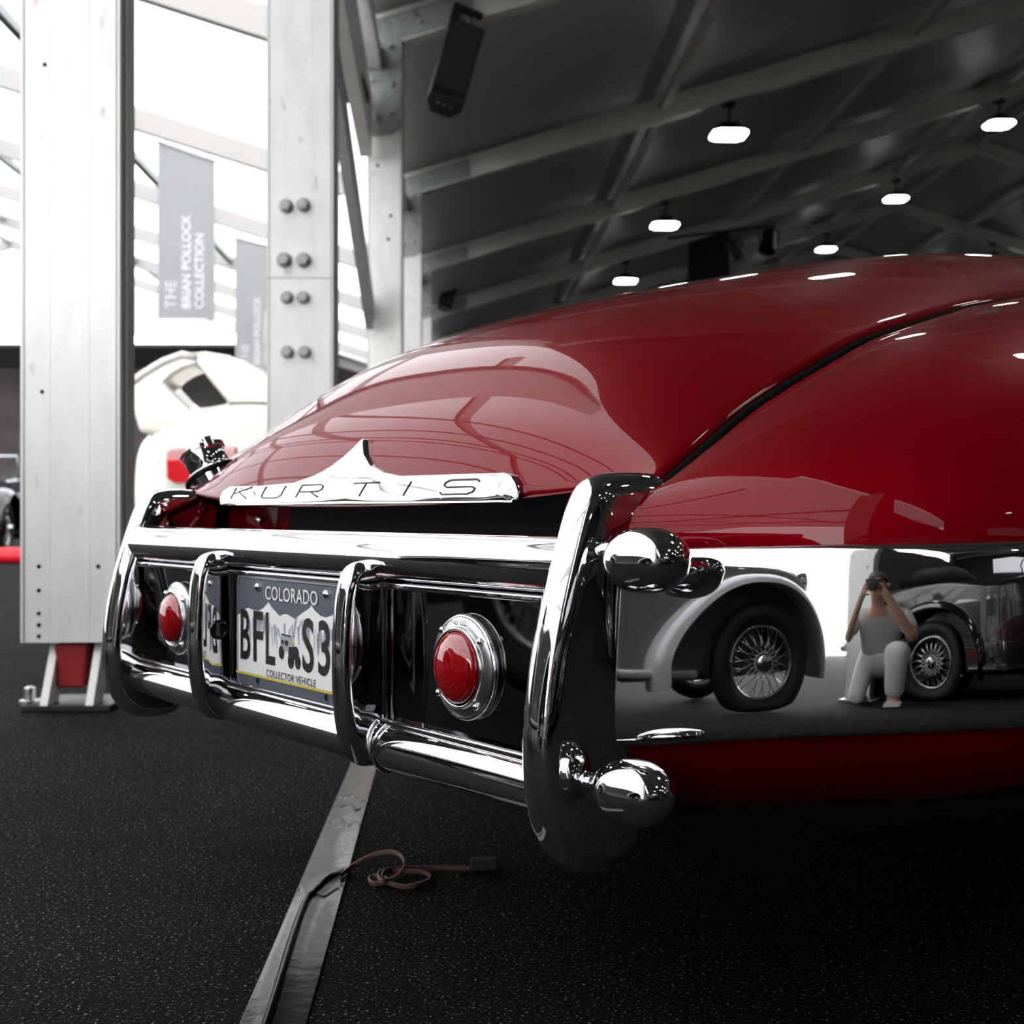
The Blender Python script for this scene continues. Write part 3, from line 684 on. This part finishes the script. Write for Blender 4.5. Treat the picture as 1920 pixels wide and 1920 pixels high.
# ---- boot emblem
eu = np.array([-.372, -.362, -.3424, -.2312, -.1334, -.08, -.04, -.0089, .0178, .021, .0355, .0578, .0889, .1289, .2267, .3245, .340, .350, .354])
ez = np.array([.024, .033, .0385, .0375, .0400, .0484, .0597, .0746, .0925, .091, .0716, .0568, .0483, .0430, .0425, .0420, .038, .030, .020])
us_ = np.unique(np.concatenate([np.linspace(-.372, .354, 110), eu])); zt_ = np.interp(us_, eu, ez)
Gf = []
for u, zt in zip(us_, zt_):
    zb = .0095 if -.365 < u < .348 else .0125; row = []
    for s, off in ((0, -.004), (0, .005), (.03, .0085), (.12, .0095), (.4, .0095), (.7, .0095), (.9, .0093), (.975, .008), (1, .005), (1, -.004)):
        z = zb+(zt-zb)*s; row.append((u, lid_v(u, max(z, .008))-off*(1 if -.371 < u < .353 else .4), D(z)))
    Gf.append(row)
emb = mesh('boot_emblem', grid(Gf), CHROME, car, angle=70)
def stroke(P, u0, wd, z0, z1, sl=.006):
    pts = []
    for a, b in P:
        z = z0+(z1-z0)*b; u = u0+wd*a+sl*(b-.5)*2; pts.append((u, lid_v(u, z)-.0096, D(z)))
    q = []
    for i in range(len(pts)-1):
        for t in (0, .33, .66): q.append(tuple(np.array(pts[i])*(1-t)+np.array(pts[i+1])*t))
    q.append(pts[-1]); return tube(q, .0013, 6)
LT = {'K': [[(0, 0), (0, 1)], [(1, 1), (.05, .45)], [(.3, .6), (1, 0)]], 'U': [[(0, 1), (0, .2), (.12, 0), (.85, 0), (1, .2), (1, 1)]], 'R': [[(0, 0), (0, 1), (.85, 1), (1, .85), (1, .6), (.85, .45), (0, .45)], [(.5, .45), (1, 0)]],
      'T': [[(0, 1), (1, 1)], [(.5, 1), (.5, 0)]], 'I': [[(.5, 1), (.5, 0)]], 'S': [[(1, .85), (.9, 1), (.12, 1), (0, .85), (0, .62), (.12, .5), (.88, .5), (1, .38), (1, .15), (.88, 0), (.1, 0), (0, .15)]]}
for ch, u0 in zip('KURTIS', (-.318, -.215, -.108, .026, .125, .226)):
    mb = MB()
    for P in LT[ch]: mb.add(stroke(P, u0, .060 if ch != 'K' else .055, .0195, .0355))
    mesh('emblem_letter', mb.vf, ENGRAVE, emb)
# ---- fuel filler on the far fender
M = axis_matrix((-.578, .160, D(.062)), (-.42, -.24, .85))
fc = mesh('fuel_filler', move(lathe([(.040, -.05), (.045, -.008), (.046, .002), (.043, .006), (.034, .008), (.034, .016), (.035, .018), (.035, .040), (.039, .041), (.039, .047), (.035, .050), (.004, .053)], 40), M), CHROME, car, angle=30)
mesh('filler_gasket', move(lathe([(.047, -.006), (.0495, .0), (.047, .003)], 40), M), RUBBER, fc)
mesh('filler_latch', move(box((.037, 0, .045), (.012, .016, .02)), M), CHROME, fc, bevel=.003)
mesh('lock_pin', tube([(-.33, .128, D(-.012)), (-.33, .118, D(-.012))], .006, 10), SATIN, car)

# ================================================================ TAPE AND CORD
def G2(px, py): Z = 2300*H/(py-960); return ((px-960)/2300*Z, Z)
ridge = [(497, 1935), (520, 1860), (545, 1775), (560, 1730), (574, 1695), (592, 1675), (612, 1655), (640, 1638)]
rg = catmull([G2(*p) for p in ridge], 8)
rgx = np.array([p[0] for p in rg])[::-1]; rgy = np.array([p[1] for p in rg])[::-1]; o_ = np.argsort(rgy); rgx, rgy = rgx[o_], rgy[o_]
ys = np.linspace(.9, 3.6, 420); Gt = []
nzv = rng.normal(0, 1, 3000); ker = np.hanning(9); ker /= ker.sum()
wr_ = np.convolve(nzv, ker, 'same')
for i, y in enumerate(ys):
    xl = np.interp(y, [.9, 1.39, 2.779, 3.6], [-.285, -.308, -.3685, -.405]); xr = np.interp(y, [.9, 1.39, 2.779, 3.6], [-.205, -.232, -.306, -.348]); row = []
    for k in range(57):
        x = xl+(xr-xl)*k/56; z = .0022
        if y < rgy[-1]+.02:
            xr0 = np.interp(y, rgy, rgx); d = abs(x-xr0); env = min(1, max(0, (rgy[-1]+.02-y)/.05)); z += .006*max(0, 1-(d/.0055)**2)*env+.002*math.exp(-(d/.016)**2)*env
        for yf, am in ((2.40, .0018), (2.47, .0010), (2.28, .0010), (1.86, .0012)):
            z += am*math.exp(-((y-yf-.02*math.sin(x*90)-.01*math.sin(x*230))/.006)**2)
        row.append((x, y, z))
    Gt.append(row)
tp = mesh('gaffer_tape', grid(Gt), TAPE, solid=-.0003); tag(tp, 'strip of dark gaffer tape stuck over a cord on black asphalt', 'tape')
cp = [(640, 1638), (660, 1622), (680, 1610), (705, 1599), (730, 1595), (748, 1600), (758, 1612), (756, 1628), (745, 1640), (728, 1649), (710, 1654), (697, 1653), (692, 1646), (700, 1641), (712, 1641), (726, 1647), (716, 1650), (709, 1640), (714, 1632), (730, 1630), (760, 1631), (790, 1633), (806, 1640), (804, 1648), (785, 1656), (760, 1660), (738, 1656), (722, 1650), (716, 1640), (724, 1630), (750, 1626), (790, 1625), (830, 1625), (880, 1626)]
cz = [.010, .012, .02, .028, .034, .034, .03, .022, .015, .010, .008, .008, .008, .009, .011, .015, .016, .016, .014, .012, .012, .012, .010, .008, .008, .008, .009, .012, .016, .016, .012, .009, .008, .008]
cc = []
for (px, py), z in zip(cp, cz):
    Z = 2300*(H-z)/(py-960); cc.append(((px-960)/2300*Z, Z, z))
cc = catmull(cc, 6); R_ = []
for i, p in enumerate(cc):
    a = np.array(cc[max(i-1, 0)]); b = np.array(cc[min(i+1, len(cc)-1)]); t = (b-a); t[2] = 0; t /= max(np.linalg.norm(t), 1e-6); s = np.array([t[1], -t[0], 0])
    R_.append([tuple(p+s*x*.8+np.array([0, 0, z*.68-.002])) for x, z in ((-.0016, -.0052), (.0016, -.0052), (.0021, -.0025), (.0013, 0), (.0021, .0025), (.0016, .0052), (-.0016, .0052), (-.0021, .0025), (-.0013, 0), (-.0021, -.0025), (-.0016, -.0052))])
cd = mesh('speaker_cord', grid(R_), CORD); tag(cd, 'flat brown twin cord looped loosely on the asphalt under the bumper', 'cord')
cl = mesh('cord_connector', box((.02, 0, 0), (.045, .024, .018)), CANVAS, bevel=.004); cl.location = (*G2(885, 1632), .011); tag(cl, 'small black connector at the end of the brown cord', 'connector')

# ================================================================ NEIGHBOUR CARS
def coupe():
    Zc = 6.2; t = empty('white_coupe', (-1.05, Zc, 0), 0, 'cream white coupe with a big looped rear spoiler beyond the columns', 'car')
    secs = [(0.0, .70, .42, .98), (.03, .84, .34, 1.05), (.10, .90, .28, 1.085), (.25, .93, .24, 1.11), (.6, .94, .2, 1.14), (1.0, .89, .18, 1.16), (1.5, .88, .18, 1.2), (2.4, .86, .18, 1.2), (3.2, .84, .18, 1.0), (3.9, .78, .2, .8), (4.0, .5, .3, .7)]
    R_ = []
    for y, hw, z0, z1 in secs:
        row = []
        for k in range(28):
            a = 2*math.pi*k/28; c, s = math.cos(a), math.sin(a)
            row.append((hw*math.copysign(abs(c)**.5, c), y, (z0+z1)/2+(z1-z0)/2*math.copysign(abs(s)**.5, s)))
        row.append(row[0]); R_.append(row)
    v, f = grid(R_); f.append(tuple(range(28)))
    mesh('body', (v, f), CREAM, t, sub=2, weld=True)
    k = 365.1; cx = -1.05
    def q(px, py): return ((px-960)/k-cx, .58+(960-py)/k)
    outer = [q(*p) for p in ((240, 730), (247, 719), (275, 698), (310, 677), (345, 664), (385, 660), (430, 667), (470, 683), (510, 703), (600, 735), (660, 775), (660, 800), (430, 790), (362, 800), (300, 815), (265, 812))]
    hole_ = [q(*p) for p in ((313, 719), (325, 707), (345, 695), (372, 686), (400, 720), (431, 757), (400, 763), (362, 768), (335, 742))]
    mesh('rear_spoiler', fill(outer, [hole_], .30, off=.06), CREAM, t, bevel=.02)
    mesh('spoiler_edge', tube([(*[(a) for a in (q(*p)[0],)], .06, q(*p)[1]) for p in ((247, 722), (275, 701), (310, 680), (345, 667), (372, 672))], .02, 8), CREAM, t)
    mesh('spoiler_gap_shade', tube([(q(*p)[0], .055, q(*p)[1]) for p in ((432, 757), (470, 756), (505, 757), (560, 760))], .008, 6), pbr('cream_shadow_gap', (.4, .38, .33), .5), t)  # strip of darkened cream standing in for shade in the spoiler gap
    def lampu(sgn):
        u0, u1 = (-.705, -.335)
        pts = [(sgn*(x-cx) if sgn > 0 else -(x-cx), z) for x, z in ((-1.755, .88), (-1.73, .905), (-1.39, .915), (-1.38, .74), (-1.70, .72), (-1.75, .75))]
        l = mesh('tail_lamp', prism(pts, .10, 'xz', -.012), COUPE_PINK, t, bevel=.015)
        pts2 = [(sgn*(x-cx) if sgn > 0 else -(x-cx), z) for x, z in ((-1.742, .845), (-1.39, .85), (-1.385, .735), (-1.70, .727), (-1.738, .75))]
        mesh('red_lens', prism(pts2, .02, 'xz', -.024), COUPE_RED, l, bevel=.006)
    lampu(1); lampu(-1)
    for sx in (-.70, .70):
        for y in (.75, 3.05): wheel(t, sx, y, .31)
    mesh('rear_bumper', box((0, .02, .50), (1.45, .12, .16)), CREAM, t, bevel=.05)
    return t
coupe()

def vintage(name, label, paint, fpaint, loc, rz, bumpers=True, sc_=1.0):
    t = empty(name, loc, rz, label, 'car'); t.scale = (sc_,)*3
    prof = chaikin([(-2.05, .50), (-2.08, .80), (-1.9, 1.02), (-1.4, 1.08), (-.9, 1.06), (-.35, 1.02), (.2, 1.05), (.5, 1.08), (1.2, 1.04), (1.9, 1.0), (2.0, .45), (1.9, .24), (-1.9, .24)], 2)
    mesh('body', prism([tuple(p) for p in prof], 1.16, 'xz', -.58), paint, t, bevel=.10)
    mesh('folded_top', tube([(-1.75, 0, 1.10), (-1.5, 0, 1.17), (-1.1, 0, 1.16), (-.8, 0, 1.09)], [.10, .15, .15, .08], 12), CANVAS, t)
    t.children[-1].scale = (1, 3.6, 1)
    for sy in (-1, 1):
        for wx in (-1.25, 1.45):
            R_ = []; w0 = .36
            tail = -1 if wx < 0 else 1
            for i, a in enumerate(np.linspace(-12, 192, 34)):
                ar = math.radians(a); row = []
                rb = w0+.10
                flare = 1+.35*max(0, (-math.cos(ar) if wx > 0 else math.cos(ar)))**2*(1-max(0, math.sin(ar))*.6)
                for k in range(11):
                    f_ = -1+2*k/10; rr = (rb+.075*math.sqrt(max(0, 1-f_*f_)))*flare
                    row.append((wx+rr*math.cos(ar), sy*(.70+.16*f_), max(.16, w0+rr*math.sin(ar))))
                R_.append(row)
            mesh('fender', grid(R_), fpaint, t, sub=1)
            wv = mesh('wheel', tube([(wx+.29*math.cos(a), sy*.72, .36+.29*math.sin(a)) for a in np.linspace(0, 2*math.pi, 36, endpoint=False)], .07, 12, closed=True), TYRE, t)
            mesh('rim', tube([(wx+.215*math.cos(a), sy*.75, .36+.215*math.sin(a)) for a in np.linspace(0, 2*math.pi, 36, endpoint=False)], .012, 8, closed=True), CHROME, wv)
            mb = MB()
            for k in range(36):
                a = 2*math.pi*k/36; b = a+(.5 if k % 2 else -.5)
                mb.add(tube([(wx+.05*math.cos(b), sy*.80, .36+.05*math.sin(b)), (wx+.21*math.cos(a), sy*.745, .36+.21*math.sin(a))], .0035, 5))
            mesh('spoke_set', mb.vf, CHROME, wv)
            mesh('hub', move(lathe([(.06, -.05), (.065, .02), (.045, .06), (.03, .07)], 20), axis_matrix((wx, sy*.77, .36), (0, sy, 0))), CHROME, wv, angle=40)
        mesh('running_board', box((.1, sy*.68, .30), (1.8, .24, .05)), fpaint, t, bevel=.02)
        mesh('headlamp', move(lathe([(.02, -.14), (.09, -.09), (.12, 0), (.115, .02), (.05, .035)], 24), axis_matrix((1.95, sy*.36, .92), (1, 0, 0))), CHROME, t)
        mesh('door_seam', tube([(-.25, sy*.583, 1.0), (-.28, sy*.584, .7), (-.22, sy*.584, .46)], .005, 6), DARK, t)
    if bumpers: mesh('bumper', tube([(-2.2, -.75, .5), (-2.28, -.4, .5), (-2.3, 0, .5), (-2.28, .4, .5), (-2.2, .75, .5)], .05, 10), CHROME, t)
    if bumpers: mesh('front_bumper', tube([(2.2, -.75, .45), (2.28, -.4, .45), (2.3, 0, .45), (2.28, .4, .45), (2.2, .75, .45)], .05, 10), CHROME, t)
    mesh('windscreen_frame', tube([(.45, -.55, 1.05), (.35, -.55, 1.38), (.35, .55, 1.38), (.45, .55, 1.05)], .018, 8), CHROME, t)
    return t
vintage('vintage_roadster', 'grey vintage roadster with wire wheels mirrored in the chrome side band', GREYPAINT, GREYLIGHT, (-2.55, .12, 0), math.radians(-61), False, 1.08)
vintage('vintage_roadster', 'black vintage roadster with wire wheels facing the red car', BLACKPAINT, BLACKPAINT, (1.35, -2.6, 0), math.radians(12))
vintage('vintage_roadster', 'navy vintage roadster parked beyond the red barrier tube', NAVY, BLACKPAINT, (-7.6, 17.2, 0), math.radians(100))
rt = mesh('barrier_tube', tube([(-9.5, 13.6, .09), (-5.0, 13.9, .09), (-2.6, 14.0, .09)], .09, 14), REDTUBE); tag(rt, 'red barrier tube lying on the floor of the white marquee', 'barrier')

# ================================================================ CROUCHING PHOTOGRAPHER (mirrored in the chrome band)
SKIN = pbr('skin', (.50, .29, .21), .5); SHIRT = pbr('shirt', (.42, .42, .41), .8); TROUSER = pbr('trousers', (.48, .47, .45), .8); HAIR = pbr('hair', (.03, .02, .015), .6); SHOE = pbr('shoe', (.3, .29, .28), .6)
def skinned(name, V, E, R, mat, parent, root=0, sub=2):
    me = bpy.data.meshes.new(name); me.from_pydata(V, E, []); me.materials.append(mat)
    o = bpy.data.objects.new(name, me); link(o, parent)
    m = o.modifiers.new('skin', 'SKIN'); m.use_smooth_shade = True
    if not me.skin_vertices:
        bm = bmesh.new(); bm.from_mesh(me); bm.verts.layers.skin.verify(); bm.to_mesh(me); bm.free()
    for i, r in enumerate(R):
        sv = me.skin_vertices[0].data[i]; sv.radius = (r, r) if not hasattr(r, '__len__') else r; sv.use_root = (i == root)
    mm = o.modifiers.new('sub', 'SUBSURF'); mm.levels = sub; mm.render_levels = sub
    return o
person = empty('person', (-.40, -1.78, 0), math.radians(-8), 'person in light trousers kneeling with a camera by the white column', 'person')
V = [(0, -.08, .36), (0, -.03, .52), (0, .07, .70), (0, .12, .80), (0, .15, .86), (0, .18, .95), (0, .18, 1.02)]
R = [(.125, .09), (.10, .075), (.13, .08), .056, .055, (.075, .095), (.06, .075)]
E_ = [(0, 1), (1, 2), (2, 3), (3, 4), (4, 5), (5, 6)]
def chain(start, pts, rr):
    k = start
    for p, r in zip(pts, rr):
        V.append(p); R.append(r); E_.append((k, len(V)-1)); k = len(V)-1
    return k
chain(0, [(.11, -.04, .35), (.15, .16, .44), (.16, .33, .48), (.15, .30, .28), (.145, .26, .09), (.15, .40, .045)], [.075, .062, .048, .046, .040, (.045, .03)])
chain(0, [(-.11, -.04, .34), (-.14, .10, .20), (-.15, .20, .085), (-.15, .0, .085), (-.15, -.22, .075), (-.15, -.26, .04)], [.075, .062, .046, .046, .040, (.045, .035)])
for sx in (1, -1):
    wv_ = chain(2, [(sx*.18, .06, .72), (sx*.235, .16, .59), (sx*.25, .24, .55), (sx*.17, .33, .70), (sx*.10, .385, .83)], [.048, .042, .040, .036, .027])
    pv = chain(wv_, [(sx*.085, .395, .865)], [(.034, .018)])
    for k, (dx, dy, dz, ln) in enumerate(((-.5, .35, .8, .9), (-.65, .3, .55, 1.0), (-.7, .25, .3, .95), (-.7, .2, .05, .78))):
        b0 = Vector((sx*.085, .40, .885-.012*k)); d = Vector((sx*dx, dy, dz)).normalized()
        chain(pv, [tuple(b0+d*.022), tuple(b0+d*.05*ln), tuple(b0+d*.05*ln+Vector((-sx*.022, -.006, .004)))], [.009, .0085, .0075])
    chain(pv, [(sx*.075, .372, .865), (sx*.055, .362, .885)], [.011, .009])
skinned('body', V, E_, R, SKIN, person)
tv = [V[0]]; tr_ = [(.165, .125)]; te = []
def chain2(vs, es, rs, start, pts, rr):
    k = start
    for p, r in zip(pts, rr): vs.append(p); rs.append(r); es.append((k, len(vs)-1)); k = len(vs)-1
chain2(tv, te, tr_, 0, [(0, -.05, .47)], [(.155, .12)])
chain2(tv, te, tr_, 0, [(.11, -.04, .35), (.15, .16, .44), (.16, .33, .48), (.15, .30, .28), (.147, .27, .13)], [.108, .092, .075, .068, .060])
chain2(tv, te, tr_, 0, [(-.11, -.04, .34), (-.14, .10, .20), (-.15, .20, .088), (-.15, .0, .088), (-.15, -.18, .080)], [.108, .092, .073, .068, .058])
skinned('trousers', tv, te, tr_, TROUSER, person)
sv_ = [(0, -.07, .38)]; sr = [(.172, .130)]; se = []
chain2(sv_, se, sr, 0, [(0, -.03, .54), (0, .07, .70), (0, .11, .785)], [(.158, .118), (.182, .120), .080])
for sx in (1, -1): chain2(sv_, se, sr, 2, [(sx*.18, .06, .72), (sx*.232, .155, .60)], [.075, .064])
skinned('shirt', sv_, se, sr, SHIRT, person)
mesh('hair', move(lathe([(.084*math.cos(a), .10*math.sin(a)) for a in np.linspace(-.1, 1.5, 9)], 20), axis_matrix((0, .155, .975), (0, -.35, .95))), HAIR, person)
for sx in (1, -1):
    mesh('ear', move(lathe([(.004, -.02), (.014, -.01), (.016, .005), (.004, .02)], 10), axis_matrix((sx*.078, .17, .95), (0, .2, 1))), SKIN, person)
    mesh('eye', move(lathe([(.002, -.006), (.010, 0), (.002, .008)], 10), axis_matrix((sx*.03, .268, .965), (0, 1, 0))), PLATE_INK, person)
mesh('nose', move(lathe([(.016, 0), (.012, .015), (.004, .030)], 10), axis_matrix((0, .262, .945), (0, 1, -.2))), SKIN, person)
mesh('mouth', box((0, .258, .905), (.045, .008, .008)), pbr('lips', (.35, .12, .10), .5), person, bevel=.003)
for (x, y0_, y1_, zz) in ((.15, .20, .44, .045), (-.15, -.30, -.18, .05)):
    mesh('shoe', prism(chaikin([(y0_, 0), (y1_, 0), (y1_+.02, .03), (y1_-.06, .085), (y0_, .10)], 2), .095, 'yz', x-.0475), SHOE, person, bevel=.015)
pcam = empty('photo_camera', (-.40, -1.78, 0), math.radians(-8), 'black photo camera held up by the kneeling person', 'camera')
mesh('camera_body', box((0, .36, .925), (.13, .05, .085)), BLACKPLASTIC, pcam, bevel=.008)
mesh('camera_lens', move(lathe([(.034, 0), (.036, .06), (.038, .085), (.030, .086)], 24), axis_matrix((0, .385, .922), (0, 1, 0))), BLACKPLASTIC, pcam, angle=40)
